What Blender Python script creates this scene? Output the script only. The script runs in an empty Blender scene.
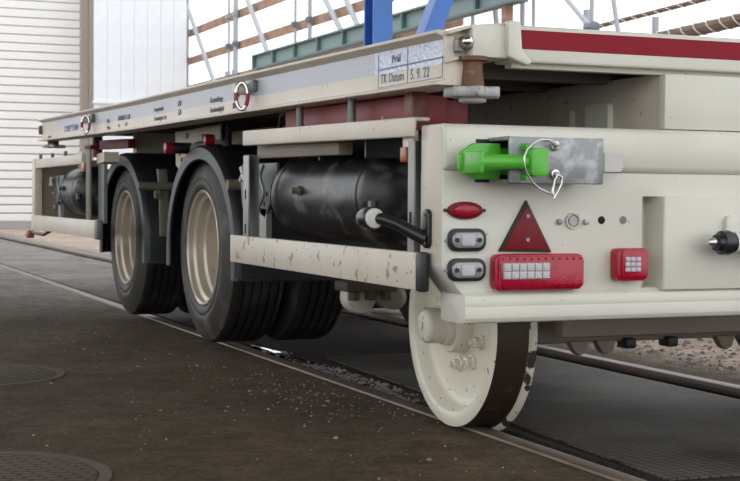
import bpy, bmesh, math, random
from mathutils import Matrix, Vector
random.seed(7)
PI = math.pi
SC = bpy.context.scene
COL = SC.collection

# ---------------------------------------------------------------- camera
RIGHT = Vector((0.92370678, -0.38302625, 0.00752812)); UP = Vector((0.00502198, 0.03175517, 0.99948306)); BACK = Vector((-0.38306731, -0.92319148, 0.03125601))
cam_data = bpy.data.cameras.new('camera')
cam_data.lens = 1410.0 / 740.0 * 36.0
cam_data.sensor_width = 36.0
cam_data.clip_end = 500
cam_data.dof.use_dof = True
cam_data.dof.focus_distance = 4.6
cam_data.dof.aperture_fstop = 11.0
cam = bpy.data.objects.new('camera', cam_data)
M3 = Matrix((RIGHT, UP, BACK)).transposed()
cam.matrix_world = Matrix.Translation((-2.9721, 0.0, 0.7951)) @ M3.to_4x4()
COL.objects.link(cam)
SC.camera = cam

# ---------------------------------------------------------------- sky, exposure
world = bpy.data.worlds.new('world'); SC.world = world
world.use_nodes = True
bg = world.node_tree.nodes['Background']
bg.inputs[0].default_value = (0.96, 0.98, 1.0, 1)
bg.inputs[1].default_value = 2.0
SC.view_settings.view_transform = 'Standard'
SC.view_settings.look = 'None'
SC.view_settings.exposure = 0.0
SC.view_settings.gamma = 1.0
SC.view_settings.use_curve_mapping = False

# ---------------------------------------------------------------- materials
def nodes(m): return m.node_tree.nodes, m.node_tree.links
def mat(name, col, rough=0.5, metal=0.0, spots=None, spots2=None, var=0.0, bump=0.0, bscale=60.0, spec=0.5, scale=(1, 1, 1), emit=None, alpha=None):
    """spots = (colour, noise scale, threshold, softness)"""
    m = bpy.data.materials.new(name); m.use_nodes = True
    n, l = nodes(m); p = n['Principled BSDF']
    p.inputs['Roughness'].default_value = rough
    p.inputs['Metallic'].default_value = metal
    p.inputs['Specular IOR Level'].default_value = spec
    p.inputs['Base Color'].default_value = (*col, 1)
    tc = n.new('ShaderNodeTexCoord'); mp = n.new('ShaderNodeMapping')
    mp.inputs['Scale'].default_value = scale
    l.new(tc.outputs['Object'], mp.inputs[0])
    out = None
    if var:
        t = n.new('ShaderNodeTexNoise'); t.inputs['Scale'].default_value = 3.5; t.inputs['Detail'].default_value = 5
        l.new(mp.outputs[0], t.inputs['Vector'])
        r = n.new('ShaderNodeMapRange'); r.inputs[1].default_value = 0.3; r.inputs[2].default_value = 0.7
        r.inputs[3].default_value = 1 - var; r.inputs[4].default_value = 1 + var * 0.6
        l.new(t.outputs[0], r.inputs[0])
        mx = n.new('ShaderNodeVectorMath'); mx.operation = 'MULTIPLY'
        mx.inputs[0].default_value = col
        l.new(r.outputs[0], mx.inputs[1]); out = mx.outputs[0]
    for s in (spots, spots2):
        if not s: continue
        c, sc_, th, so = s
        t = n.new('ShaderNodeTexNoise'); t.inputs['Scale'].default_value = sc_; t.inputs['Detail'].default_value = 3
        l.new(mp.outputs[0], t.inputs['Vector'])
        r = n.new('ShaderNodeMapRange'); r.inputs[1].default_value = th; r.inputs[2].default_value = th + so
        l.new(t.outputs[0], r.inputs[0])
        x = n.new('ShaderNodeMix'); x.data_type = 'RGBA'
        l.new(r.outputs[0], x.inputs[0])
        if out: l.new(out, x.inputs[6])
        else: x.inputs[6].default_value = (*col, 1)
        x.inputs[7].default_value = (*c, 1)
        out = x.outputs[2]
    if out: l.new(out, p.inputs['Base Color'])
    if bump:
        t = n.new('ShaderNodeTexNoise'); t.inputs['Scale'].default_value = bscale; t.inputs['Detail'].default_value = 4
        l.new(mp.outputs[0], t.inputs['Vector'])
        b = n.new('ShaderNodeBump'); b.inputs['Strength'].default_value = bump; b.inputs['Distance'].default_value = 0.01
        l.new(t.outputs[0], b.inputs['Height']); l.new(b.outputs[0], p.inputs['Normal'])
    if emit:
        p.inputs['Emission Color'].default_value = (*emit[0], 1); p.inputs['Emission Strength'].default_value = emit[1]
    return m

DIRT = (0.20, 0.14, 0.085)
M = {}
M['cream'] = mat('cream_paint', (0.67, 0.66, 0.58), 0.32, var=0.05, spots=((0.30, 0.22, 0.14), 60, 0.735, 0.02))
M['cream_side'] = mat('cream_paint_dirty_warm_light', (0.66, 0.595, 0.50), 0.38, var=0.08, spots=(DIRT, 42, 0.69, 0.03))  # dirt spots; the warm base carries bounce light on the sides
M['cream_bar'] = mat('cream_paint_scraped', (0.66, 0.605, 0.51), 0.4, var=0.08, spots=((0.33, 0.24, 0.15), 20, 0.63, 0.03), spots2=(DIRT, 60, 0.69, 0.02))
M['cream_dusty'] = mat('cream_paint_dusty', (0.55, 0.50, 0.41), 0.55, var=0.12, spots=(DIRT, 30, 0.66, 0.05))
M['wheel_paint'] = mat('wheel_cream_paint', (0.70, 0.66, 0.55), 0.35, var=0.06, spots=((0.22, 0.14, 0.08), 45, 0.68, 0.02))
M['tread_rust'] = mat('wheel_tread_rust', (0.045, 0.028, 0.02), 0.45, metal=0.35, var=0.3, spots=((0.12, 0.055, 0.025), 14, 0.6, 0.15))
M['flange_mat'] = mat('wheel_flange_paint', (0.62, 0.58, 0.48), 0.5, var=0.15, spots=((0.04, 0.03, 0.025), 16, 0.56, 0.05))
M['red_tape'] = mat('red_reflective_tape', (0.25, 0.004, 0.018), 0.3, bump=0.12, bscale=70, spec=0.15)
M['grey_tape'] = mat('grey_reflective_tape', (0.42, 0.44, 0.50), 0.30, bump=0.15, bscale=90, var=0.05)
M['silver_tape'] = mat('silver_reflective_tape', (0.55, 0.60, 0.70), 0.22, metal=0.4, bump=0.6, bscale=85)
M['ink'] = mat('black_lettering_ink', (0.11, 0.105, 0.11), 0.6)
M['ink_blue'] = mat('blue_lettering_ink', (0.09, 0.11, 0.34), 0.6)
M['ink_grey'] = mat('slate_stencil_ink', (0.16, 0.20, 0.30), 0.6)
M['galv'] = mat('galvanised_steel', (0.27, 0.28, 0.295), 0.48, metal=0.45, var=0.35, spots=((0.47, 0.48, 0.50), 13, 0.50, 0.12))
M['galv_dull'] = mat('galvanised_steel_dull', (0.34, 0.35, 0.34), 0.5, metal=0.4, var=0.2)
M['zinc_plate'] = mat('zinc_bracket_plate', (0.17, 0.19, 0.175), 0.5, metal=0.4, var=0.2)
M['steel'] = mat('bright_steel', (0.62, 0.62, 0.60), 0.25, metal=0.9)
M['chrome'] = mat('chrome_ball', (0.75, 0.74, 0.72), 0.16, metal=1.0)
M['wear'] = mat('worn_zinc_tip', (0.50, 0.49, 0.47), 0.4, metal=0.3, spots=((0.28, 0.17, 0.08), 90, 0.66, 0.03))
M['cast'] = mat('cast_grey_iron', (0.42, 0.42, 0.41), 0.5, metal=0.5, var=0.3, spots=((0.22, 0.16, 0.11), 22, 0.6, 0.1))
M['rust'] = mat('rusty_steel', (0.17, 0.085, 0.05), 0.75, var=0.35, spots=((0.33, 0.28, 0.24), 20, 0.58, 0.1), bump=0.3)
M['green'] = mat('bright_green_paint', (0.085, 0.44, 0.035), 0.28, var=0.06, spots=((0.20, 0.16, 0.10), 70, 0.74, 0.02))
M['black_rubber'] = mat('tyre_rubber', (0.011, 0.0105, 0.010), 0.62, var=0.3, spots=((0.055, 0.048, 0.042), 5, 0.55, 0.25))
M['sidewall'] = mat('tyre_sidewall_rubber', (0.040, 0.036, 0.033), 0.6, var=0.25, spots=((0.10, 0.088, 0.075), 7, 0.56, 0.2))
M['mudguard'] = mat('mudguard_plastic', (0.016, 0.018, 0.022), 0.42, var=0.3, spots=((0.06, 0.056, 0.052), 3, 0.58, 0.3))
M['rim'] = mat('rim_cream_paint', (0.54, 0.48, 0.39), 0.28, metal=0.25, var=0.15, spots=(DIRT, 34, 0.70, 0.06))
M['tank'] = mat('air_tank_paint', (0.012, 0.012, 0.014), 0.36, var=0.3, spots=((0.11, 0.105, 0.105), 6.5, 0.55, 0.12), spots2=((0.06, 0.04, 0.03), 30, 0.66, 0.06), scale=(1, 1, 1.6))
M['black'] = mat('black_plastic', (0.012, 0.012, 0.013), 0.45)
M['black_gloss'] = mat('black_rubber_glossy', (0.014, 0.014, 0.015), 0.3)
M['dark_hole'] = mat('dark_opening', (0.01, 0.009, 0.008), 0.9)
M['red_lens'] = mat('red_lamp_lens', (0.38, 0.003, 0.026), 0.14, bump=0.12, bscale=160, spots=((0.30, 0.0, 0.01), 40, 0.55, 0.1))
M['red_dark'] = mat('dark_red_reflector', (0.17, 0.003, 0.010), 0.25, bump=0.2, bscale=220, spec=0.25)
M['clear_lens'] = mat('clear_lamp_lens', (0.30, 0.31, 0.32), 0.16, metal=0.25, var=0.3, bump=0.2, bscale=180)
M['pale_lens'] = mat('pale_lamp_lens', (0.62, 0.61, 0.58), 0.15, var=0.15, bump=0.2, bscale=160)
M['led'] = mat('white_led_cell', (0.50, 0.47, 0.50), 0.3, bump=0.25, bscale=150)
M['red_frame'] = mat('red_frame_paint', (0.21, 0.012, 0.018), 0.5, var=0.12, spots=((0.40, 0.30, 0.30), 28, 0.68, 0.04))
M['red_rust'] = mat('red_post_rusting', (0.17, 0.03, 0.025), 0.5, var=0.3, spots=((0.15, 0.075, 0.04), 12, 0.5, 0.15), scale=(1, 1, 0.4))
M['red_valve'] = mat('red_valve_knob', (0.32, 0.008, 0.02), 0.3)
M['amber'] = mat('amber_reflector', (0.36, 0.10, 0.02), 0.3)
M['dust_steel'] = mat('dusty_olive_steel', (0.17, 0.155, 0.115), 0.6, var=0.15)
M['underside'] = mat('dusty_shaded_underside_paint', (0.24, 0.20, 0.155), 0.65, var=0.15)  # dusty paint; on the hood rail it also stands in for shade
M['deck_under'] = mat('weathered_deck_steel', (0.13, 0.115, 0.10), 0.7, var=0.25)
M['clamp'] = mat('grimy_brown_steel', (0.085, 0.062, 0.042), 0.7, var=0.2)
M['white_post'] = mat('white_plastic', (0.7, 0.7, 0.68), 0.5)

# ---------------------------------------------------------------- mesh builder
class MB:
    def __init__(s): s.v = []; s.f = []
    def add(s, vs, fs):
        o = len(s.v); s.v += [tuple(p) for p in vs]; s.f += [tuple(i + o for i in q) for q in fs]; return s
    def box(s, x0, x1, y0, y1, z0, z1):
        return s.add([(x0,y0,z0),(x1,y0,z0),(x1,y1,z0),(x0,y1,z0),(x0,y0,z1),(x1,y0,z1),(x1,y1,z1),(x0,y1,z1)],
                     [(0,3,2,1),(4,5,6,7),(0,1,5,4),(1,2,6,5),(2,3,7,6),(3,0,4,7)])
    def prism(s, pts, ax, a0, a1):
        def P(p, a): return {'x': (a, p[0], p[1]), 'y': (p[0], a, p[1]), 'z': (p[0], p[1], a)}[ax]
        n = len(pts)
        return s.add([P(p, a0) for p in pts] + [P(p, a1) for p in pts],
                     [tuple(range(n)), tuple(range(2*n-1, n-1, -1))] + [(i, (i+1) % n, n+(i+1) % n, n+i) for i in range(n)])
    def tube(s, pts, r, n=10, closed=False, caps=True):
        pts = [Vector(p) for p in pts]; k = len(pts); rings = []
        ref = None
        for i, p in enumerate(pts):
            if closed: t = pts[(i+1) % k] - pts[i-1]
            else: t = pts[min(i+1, k-1)] - pts[max(i-1, 0)]
            t.normalize()
            if ref is None:
                ref = t.cross(Vector((0, 0, 1)))
                if ref.length < 0.1: ref = t.cross(Vector((1, 0, 0)))
            ref = (ref - t * ref.dot(t)).normalized(); b = t.cross(ref)
            rr = r[i] if isinstance(r, (list, tuple)) else r
            rings.append([p + ref * math.cos(2*PI*j/n) * rr + b * math.sin(2*PI*j/n) * rr for j in range(n)])
        vs = [q for g in rings for q in g]; fs = []
        for i in range(k if closed else k-1):
            a, b2 = i*n, ((i+1) % k)*n
            for j in range(n): fs.append((a+j, a+(j+1) % n, b2+(j+1) % n, b2+j))
        if not closed and caps: fs += [tuple(range(n-1, -1, -1)), tuple((k-1)*n + j for j in range(n))]
        return s.add(vs, fs)
    def lathe(s, prof, ax, c, n=48, closed=False, a0=0.0, a1=2*PI, cap=True):
        """prof = [(along axis, radius)], c = centre (3D); rotation about axis ax"""
        full = abs(a1 - a0 - 2*PI) < 1e-6; m = n if full else n+1; vs = []
        for (a, r) in prof:
            for j in range(m):
                t = a0 + (a1-a0)*j/n; u, w = r*math.cos(t), r*math.sin(t)
                vs.append({'x': (c[0]+a, c[1]+u, c[2]+w), 'y': (c[0]+u, c[1]+a, c[2]+w), 'z': (c[0]+u, c[1]+w, c[2]+a)}[ax])
        fs = []; k = len(prof)
        for i in range(k if closed else k-1):
            p, q = i*m, ((i+1) % k)*m
            for j in range(n):
                fs.append((p+j, p+(j+1) % m, q+(j+1) % m, q+j))
        if not closed and full and cap:
            if prof[0][1] > 1e-4: fs.append(tuple(range(m-1, -1, -1)))
            if prof[-1][1] > 1e-4: fs.append(tuple((k-1)*m + j for j in range(m)))
        return s.add(vs, fs)
    def cyl(s, ax, c, r, a0, a1, n=20): return s.lathe([(a0, r), (a1, r)], ax, c, n)
    def data(s, name, m, bevel=0.0, seg=2, ang=32):
        bm = bmesh.new()
        vs = [bm.verts.new(p) for p in s.v]
        for q in s.f:
            q2 = []
            for i in q:
                if i not in q2: q2.append(i)
            if len(q2) > 2:
                try: bm.faces.new([vs[i] for i in q2])
                except ValueError: pass
        bmesh.ops.remove_doubles(bm, verts=bm.verts, dist=1e-6)
        bmesh.ops.recalc_face_normals(bm, faces=bm.faces)
        if bevel:
            ed = [e for e in bm.edges if len(e.link_faces) == 2 and e.calc_face_angle(0) > math.radians(28)]
            bmesh.ops.bevel(bm, geom=ed, offset=bevel, segments=seg, profile=0.5, affect='EDGES', clamp_overlap=True)
            bmesh.ops.recalc_face_normals(bm, faces=bm.faces)
        me = bpy.data.meshes.new(name); bm.to_mesh(me); bm.free()
        me.polygons.foreach_set('use_smooth', [True]*len(me.polygons))
        me.set_sharp_from_angle(angle=math.radians(ang))
        me.materials.append(M[m] if isinstance(m, str) else m)
        return me
    def build(s, name, m, parent=None, bevel=0.0, seg=2, ang=32):
        o = bpy.data.objects.new(name, s.data(name, m, bevel, seg, ang)); COL.objects.link(o)
        if parent: adopt(o, parent)
        return o

def world_of(o):
    w = o.matrix_basis.copy()
    return world_of(o.parent) @ o.matrix_parent_inverse @ w if o.parent else w
def adopt(o, parent):
    o.parent = parent
    o.matrix_parent_inverse = world_of(parent).inverted()
def tag(o, label=None, cat=None, group=None, kind=None):
    if label: o['label'] = label
    if cat: o['category'] = cat
    if group: o['group'] = group
    if kind: o['kind'] = kind
    return o
def empty(name, loc, parent=None):
    o = bpy.data.objects.new(name, None); o.location = loc; COL.objects.link(o)
    o.empty_display_size = 0.1
    if parent: adopt(o, parent)
    return o
def copy_tree(o, delta, parent=None, first=True):
    """a copy of a part and of its sub-parts, moved by delta"""
    c = o.copy(); COL.objects.link(c); c.parent = parent; c.matrix_parent_inverse = o.matrix_parent_inverse.copy()
    if first: c.location = Vector(o.location) + Vector(delta)
    for ch in o.children: copy_tree(ch, delta, c, False)
    return c
def text(name, body, size, origin, right, up, m, parent, depth=0.0006, space=1.0, xs=1.0):
    """flat lettering; right/up are world directions of the writing"""
    cu = bpy.data.curves.new(name, 'FONT'); cu.body = body; cu.size = size; cu.extrude = depth; cu.space_character = space
    t = bpy.data.objects.new(name, cu); COL.objects.link(t)
    dg = bpy.context.evaluated_depsgraph_get()
    me = bpy.data.meshes.new_from_object(t.evaluated_get(dg))
    bpy.data.objects.remove(t); bpy.data.curves.remove(cu)
    r, u = Vector(right).normalized(), Vector(up).normalized(); w = r.cross(u)
    mw = Matrix.Translation(origin) @ Matrix((r*xs, u, w)).transposed().to_4x4()
    me.transform(mw); me.materials.clear(); me.materials.append(M[m])
    o = bpy.data.objects.new(name, me); COL.objects.link(o); adopt(o, parent)
    return o
def rrect(cx, cz, w, h, r, n=5):
    pts = []
    for (sx, sz, a) in ((1, 1, 0), (-1, 1, 90), (-1, -1, 180), (1, -1, 270)):
        for i in range(n+1):
            t = math.radians(a + 90*i/n)
            pts.append((cx + sx*(w/2-r) + r*math.cos(t), cz + sz*(h/2-r) + r*math.sin(t)))
    return pts

# ================================================================ THE SETTING
def ground_mat():
    m = bpy.data.materials.new('dirty_asphalt'); m.use_nodes = True
    n, l = nodes(m); p = n['Principled BSDF']
    tc = n.new('ShaderNodeTexCoord')
    def noise(sc, det=6, rough=0.6):
        t = n.new('ShaderNodeTexNoise'); t.inputs['Scale'].default_value = sc; t.inputs['Detail'].default_value = det
        t.inputs['Roughness'].default_value = rough; l.new(tc.outputs['Object'], t.inputs['Vector']); return t.outputs[0]
    def ramp(src, a, b, c0=0.0, c1=1.0):
        r = n.new('ShaderNodeMapRange'); l.new(src, r.inputs[0])
        for i, v in zip((1, 2, 3, 4), (a, b, c0, c1)): r.inputs[i].default_value = v
        return r.outputs[0]
    def mix(f, a, b):
        x = n.new('ShaderNodeMix'); x.data_type = 'RGBA'
        if isinstance(f, float): x.inputs[0].default_value = f
        else: l.new(f, x.inputs[0])
        for k, v in ((6, a), (7, b)):
            if isinstance(v, tuple): x.inputs[k].default_value = (*v, 1)
            else: l.new(v, x.inputs[k])
        return x.outputs[2]
    sx = n.new('ShaderNodeSeparateXYZ'); l.new(tc.outputs['Object'], sx.inputs[0])
    def math_(op, a, b):
        q = n.new('ShaderNodeMath'); q.operation = op
        for k, v in ((0, a), (1, b)):
            if isinstance(v, (int, float)): q.inputs[k].default_value = v
            else: l.new(v, q.inputs[k])
        return q.outputs[0]
    brown = mix(ramp(noise(1.1), 0.35, 0.65), (0.098, 0.068, 0.040), (0.060, 0.043, 0.027))
    brown = mix(ramp(noise(0.35), 0.5, 0.7), brown, (0.105, 0.076, 0.052))
    grey = mix(ramp(noise(1.4), 0.35, 0.65), (0.21, 0.195, 0.18), (0.135, 0.125, 0.115))
    pink = mix(ramp(noise(1.0), 0.4, 0.65), (0.36, 0.28, 0.225), (0.25, 0.205, 0.175))
    wob = math_('MULTIPLY', math_('SUBTRACT', noise(0.6), 0.5), 5.0)
    fy = ramp(math_('ADD', sx.outputs[1], wob), 9.0, 13.5)                # the ground further off is grey
    c = mix(fy, brown, grey)
    fx = ramp(math_('ADD', sx.outputs[0], math_('MULTIPLY', wob, 0.12)), 0.9, 1.25)    # beyond the far rail: pale pinkish ground
    c = mix(fx, c, pink)
    mid = math_('MULTIPLY', ramp(sx.outputs[0], -0.78, -0.72), ramp(sx.outputs[0], 0.72, 0.78, 1, 0))
    mid = math_('MULTIPLY', mid, ramp(sx.outputs[1], 10.0, 14.0, 1, 0))
    c = mix(mid, c, (0.036, 0.030, 0.026))                                 # bed between the rails, shade under the trailer painted in
    c = mix(ramp(noise(46, 4, 0.75), 0.66, 0.70), c, (0.20, 0.165, 0.125))  # pale grit
    c = mix(ramp(noise(90, 3, 0.7), 0.30, 0.22), c, (0.02, 0.016, 0.012))
    vm = n.new('ShaderNodeVectorMath'); vm.operation = 'MULTIPLY'; l.new(c, vm.inputs[0]); l.new(ramp(noise(60, 5, 0.85), 0.32, 0.68, 0.40, 1.65), vm.inputs[1]); c = vm.outputs[0]
    vm = n.new('ShaderNodeVectorMath'); vm.operation = 'MULTIPLY'; l.new(c, vm.inputs[0]); l.new(ramp(noise(7, 7, 0.75), 0.32, 0.68, 0.62, 1.4), vm.inputs[1]); c = vm.outputs[0]
    l.new(c, p.inputs['Base Color'])
    l.new(ramp(noise(0.9), 0.3, 0.7, 0.8, 0.97), p.inputs['Roughness'])
    p.inputs['Specular IOR Level'].default_value = 0.16
    b = n.new('ShaderNodeBump'); b.inputs['Strength'].default_value = 0.55; b.inputs['Distance'].default_value = 0.012
    h = math_('ADD', noise(70, 5, 0.8), math_('MULTIPLY', noise(9, 4), 0.8))
    l.new(h, b.inputs['Height']); l.new(b.outputs[0], p.inputs['Normal'])
    return m
M['ground'] = ground_mat()
prof = [(-40, -0.008), (-0.80, -0.008), (-0.795, -0.05), (-0.655, -0.055), (-0.64, -0.018), (0.585, -0.018), (0.60, -0.075), (0.715, -0.075), (0.80, -0.05), (0.805, -0.008), (60, -0.008)]
fl = MB()
ys = [-12, 0, 4, 8, 14, 24, 36, 120]
vs = [(x, y, z) for y in ys for (x, z) in prof]; k = len(prof)
fl.add(vs, [(j*k+i, j*k+i+1, (j+1)*k+i+1, (j+1)*k+i) for j in range(len(ys)-1) for i in range(k-1)])
o = fl.build('floor', 'ground'); tag(o, kind='structure')

# roof of the open workshop hall (out of view, shades the place)
M['roof'] = mat('grey_roof_sheet', (0.30, 0.29, 0.28), 0.8)
roof = MB().box(-11, 3.2, -3.0, 15.0, 6.4, 6.6)
o = roof.build('ceiling', 'roof'); tag(o, kind='structure')

# rails
M['rail_top'] = mat('worn_rail_steel', (0.15, 0.115, 0.085), 0.5, metal=0.3, var=0.3, scale=(6, 0.5, 1), spots=((0.085, 0.055, 0.035), 6, 0.55, 0.2))
M['rail_dark'] = mat('oily_rail_steel', (0.15, 0.12, 0.10), 0.5, metal=0.3, var=0.3, scale=(6, 0.5, 1))
def rail(xc, m, label):
    r = MB().prism([(xc-0.034, 0.0), (xc+0.034, 0.0), (xc+0.036, -0.014), (xc+0.034, -0.036), (xc+0.009, -0.05), (xc+0.009, -0.09), (xc-0.009, -0.09), (xc-0.009, -0.05), (xc-0.034, -0.036), (xc-0.036, -0.014)], 'y', -12, 60)
    o = r.build('rail', m, bevel=0.003); return tag(o, label, 'rail', 'rails of the track')
rail(-0.762, 'rail_top', 'worn steel rail under the near cream rail wheel and road tyres')
rail(0.762, 'rail_dark', 'dark steel rail on the far side of the checkered mat, bordering pale pinkish ground')

# checkered mat between the rails
def mat_material():
    m = bpy.data.materials.new('checkered_rubber'); m.use_nodes = True
    n, l = nodes(m); p = n['Principled BSDF']
    tc = n.new('ShaderNodeTexCoord')
    br = n.new('ShaderNodeTexBrick'); br.offset = 0.0; br.inputs['Scale'].default_value = 1.0
    br.inputs['Brick Width'].default_value = 0.036; br.inputs['Row Height'].default_value = 0.036
    br.inputs['Mortar Size'].default_value = 0.0032; br.inputs['Mortar Smooth'].default_value = 0.2
    br.inputs['Color1'].default_value = (0.088, 0.078, 0.066, 1); br.inputs['Color2'].default_value = (0.075, 0.068, 0.06, 1); br.inputs['Mortar'].default_value = (0.018, 0.016, 0.014, 1)
    mp = n.new('ShaderNodeMapping'); mp.inputs['Rotation'].default_value = (0, 0, -0.05)
    l.new(tc.outputs['Object'], mp.inputs[0]); l.new(mp.outputs[0], br.inputs['Vector'])
    t = n.new('ShaderNodeTexNoise'); t.inputs['Scale'].default_value = 1.6; t.inputs['Detail'].default_value = 6
    l.new(tc.outputs['Object'], t.inputs['Vector'])
    r = n.new('ShaderNodeMapRange'); r.inputs[1].default_value = 0.35; r.inputs[2].default_value = 0.65; r.inputs[3].default_value = 0.4; r.inputs[4].default_value = 1.3
    l.new(t.outputs[0], r.inputs[0])
    mx = n.new('ShaderNodeVectorMath'); mx.operation = 'MULTIPLY'; l.new(br.outputs['Color'], mx.inputs[0]); l.new(r.outputs[0], mx.inputs[1])
    l.new(mx.outputs[0], p.inputs['Base Color'])
    p.inputs['Roughness'].default_value = 0.75; p.inputs['Specular IOR Level'].default_value = 0.25
    b = n.new('ShaderNodeBump'); b.invert = True; b.inputs['Strength'].default_value = 0.6; b.inputs['Distance'].default_value = 0.003
    l.new(br.outputs['Fac'], b.inputs['Height']); l.new(b.outputs[0], p.inputs['Normal'])
    return m
M['mat'] = mat_material()
o = MB().prism([(-0.632, 3.39), (0.57, 3.31), (0.575, 6.62), (-0.475, 6.60)], 'z', -0.017, -0.009).build('rubber_mat', 'mat', bevel=0.003)
tag(o, 'dark checkered rubber mat lying between the two rails', 'mat')

# manhole covers in the dirt
def cover_mat():
    m = bpy.data.materials.new('cast_manhole_iron'); m.use_nodes = True
    n, l = nodes(m); p = n['Principled BSDF']
    tc = n.new('ShaderNodeTexCoord'); mp = n.new('ShaderNodeMapping'); mp.inputs['Rotation'].default_value = (0, 0, 0.5)
    l.new(tc.outputs['Object'], mp.inputs[0])
    br = n.new('ShaderNodeTexBrick'); br.offset = 0.5
    br.inputs['Brick Width'].default_value = 0.06; br.inputs['Row Height'].default_value = 0.035; br.inputs['Mortar Size'].default_value = 0.007; br.inputs['Scale'].default_value = 1
    br.inputs['Color1'].default_value = (0.12, 0.098, 0.077, 1); br.inputs['Color2'].default_value = (0.135, 0.108, 0.083, 1); br.inputs['Mortar'].default_value = (0.07, 0.053, 0.04, 1)
    l.new(mp.outputs[0], br.inputs['Vector']); l.new(br.outputs['Color'], p.inputs['Base Color'])
    p.inputs['Roughness'].default_value = 0.85; p.inputs['Specular IOR Level'].default_value = 0.15
    b = n.new('ShaderNodeBump'); b.invert = True; b.inputs['Strength'].default_value = 0.8; b.inputs['Distance'].default_value = 0.004
    l.new(br.outputs['Fac'], b.inputs['Height']); l.new(b.outputs[0], p.inputs['Normal'])
    return m
M['cover'] = cover_mat()
M['cover_ring'] = mat('cast_ring_iron', (0.125, 0.10, 0.077), 0.85, var=0.2, spec=0.15)
def manhole(x, y, r, label):
    e = empty('manhole_cover', (x, y, -0.008)); tag(e, label, 'manhole cover', 'manhole covers in the dirt floor')
    MB().lathe([(-0.02, r), (-0.004, r), (-0.004, r-0.035), (-0.010, r-0.037), (-0.02, r-0.037)], 'z', (x, y, 0), 56).build('ring', 'cover_ring', e, ang=40)
    MB().lathe([(-0.02, r-0.041), (-0.007, r-0.041), (-0.004, r-0.048), (-0.004, 0.0)], 'z', (x, y, 0), 56).build('lid', 'cover', e, ang=40)
manhole(-2.21, 6.40, 0.40, 'round iron manhole cover in the dirt, the one further from the camera')
manhole(-2.53, 4.08, 0.43, 'round iron manhole cover nearest the camera, cut off by the picture corner')

# loose grit and chips on the ground
def gravel(name, n, region, smin, smax, m, label):
    g = MB()
    for i in range(n):
        x, y, z = region()
        s = random.uniform(smin, smax) * (1 if random.random() < 0.9 else 1.7); a = random.random()*6.28
        sx_, sy_, h = s*random.uniform(.6, 1.3), s*random.uniform(.6, 1.3), s*random.uniform(.35, .7)
        pts = []
        for q in range(4):
            t = a + q*PI/2 + random.uniform(-.3, .3); pts.append((x+sx_*math.cos(t), y+sy_*math.sin(t), z-0.003))
        pts += [(x+sx_*.5*math.cos(a+.8), y+sy_*.5*math.sin(a+.8), z+h), (x-sx_*.4*math.cos(a+.3), y-sy_*.4*math.sin(a+.3), z+h*.8)]
        g.add(pts, [(3,2,1,0), (0,1,4), (1,2,5,4), (2,3,5), (3,0,4,5)])
    o = g.build(name, m); return tag(o, label, 'gravel', kind='stuff')
M['chips'] = mat('pale_chips', (0.30, 0.245, 0.175), 0.8, var=0.3)
M['stones'] = mat('grey_ballast', (0.19, 0.175, 0.16), 0.8, var=0.4)
def r1():
    while True:
        x, y = -0.85 - abs(random.gauss(0, 0.75)), random.uniform(3.6, 9)
        if math.hypot(x+2.21, y-6.40) > .43 and math.hypot(x+2.53, y-4.08) > .46: return (x, y, -0.008)
def r2(): return (min(-.83, random.gauss(-1.05, 0.13)), random.gauss(5.2, 0.5), -0.008)
def r3(): return (random.uniform(-0.70, -0.57), random.gauss(5.9, 0.5), -0.045 if random.random() < 0.4 else -0.018)
def r4(): return (1.0 + abs(random.gauss(0, 0.5)), random.uniform(4.2, 13), -0.008)
gravel('straw_chips', 260, r1, 0.003, 0.008, 'chips', 'pale chips and straw bits scattered over the brown dirt')
gravel('stone_chips', 200, r2, 0.003, 0.008, 'stones', 'grey stone chips gathered in front of the near rail')
gravel('track_gravel', 420, r3, 0.006, 0.016, 'stones', 'loose gravel lying between near rail and rubber mat')
gravel('ballast_stones', 1500, r4, 0.008, 0.022, 'stones', 'grey ballast strewn along the far side of the far rail')
# wet patch next to the near rail
M['water'] = mat('shallow_water', (0.015, 0.017, 0.02), 0.03, spec=0.8)
pts = [(-0.645, 7.3), (-0.62, 7.1), (-0.60, 6.9), (-0.625, 6.75), (-0.59, 6.55), (-0.60, 6.35), (-0.62, 6.28), (-0.635, 6.4), (-0.625, 6.6), (-0.655, 6.8), (-0.64, 7.0)]
o = MB().prism(pts, 'z', -0.03, -0.0135).build('puddle', 'water'); tag(o, 'shallow puddle shining beside the near rail behind the tyre', 'puddle', kind='stuff')

# ---------------------------------------------------------------- background: louvred front, sheet wall, scaffold
M['slat'] = mat('white_louvre_slat', (0.93, 0.92, 0.90), 0.5)
M['sheet'] = mat('white_wall_sheet', (0.74, 0.77, 0.81), 0.5, var=0.04)
M['brownpost'] = mat('brown_grey_steel_post', (0.40, 0.34, 0.30), 0.6)
M['plinth'] = mat('grey_plinth', (0.33, 0.32, 0.32), 0.8)
e = empty('louvre_gate', (0.5, 33, 0)); tag(e, 'tall white gate of horizontal louvre slats at the far left', 'gate')
MB().box(-7.0, 3.55, 33.10, 33.16, 0.0, 7.2).build('backing', 'plinth', e)
MB().box(-7.0, 3.55, 32.96, 33.10, 0.0, 0.16).build('sill', 'plinth', e)
sl = MB().prism([(33.06, 0.0), (33.075, 0.0), (33.03, 0.165), (33.0, 0.165), (33.0, 0.155)], 'x', -7.0, 3.38).data('slat', 'slat')
for i in range(36):
    s = bpy.data.objects.new('slat', sl); s.location.z = 0.17 + i*0.195; COL.objects.link(s); adopt(s, e)
MB().box(3.38, 3.56, 32.9, 33.1, 0, 7.2).build('painted_shade_strip', 'brownpost', e)  # strip at the gate edge, its shading put in as colour
o = MB().box(3.57, 3.70, 32.8, 33.05, 0, 7.2).build('gate_post', 'brownpost', bevel=0.01)
tag(o, 'brown-grey steel post between louvred gate and white sheet wall', 'post')
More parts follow.
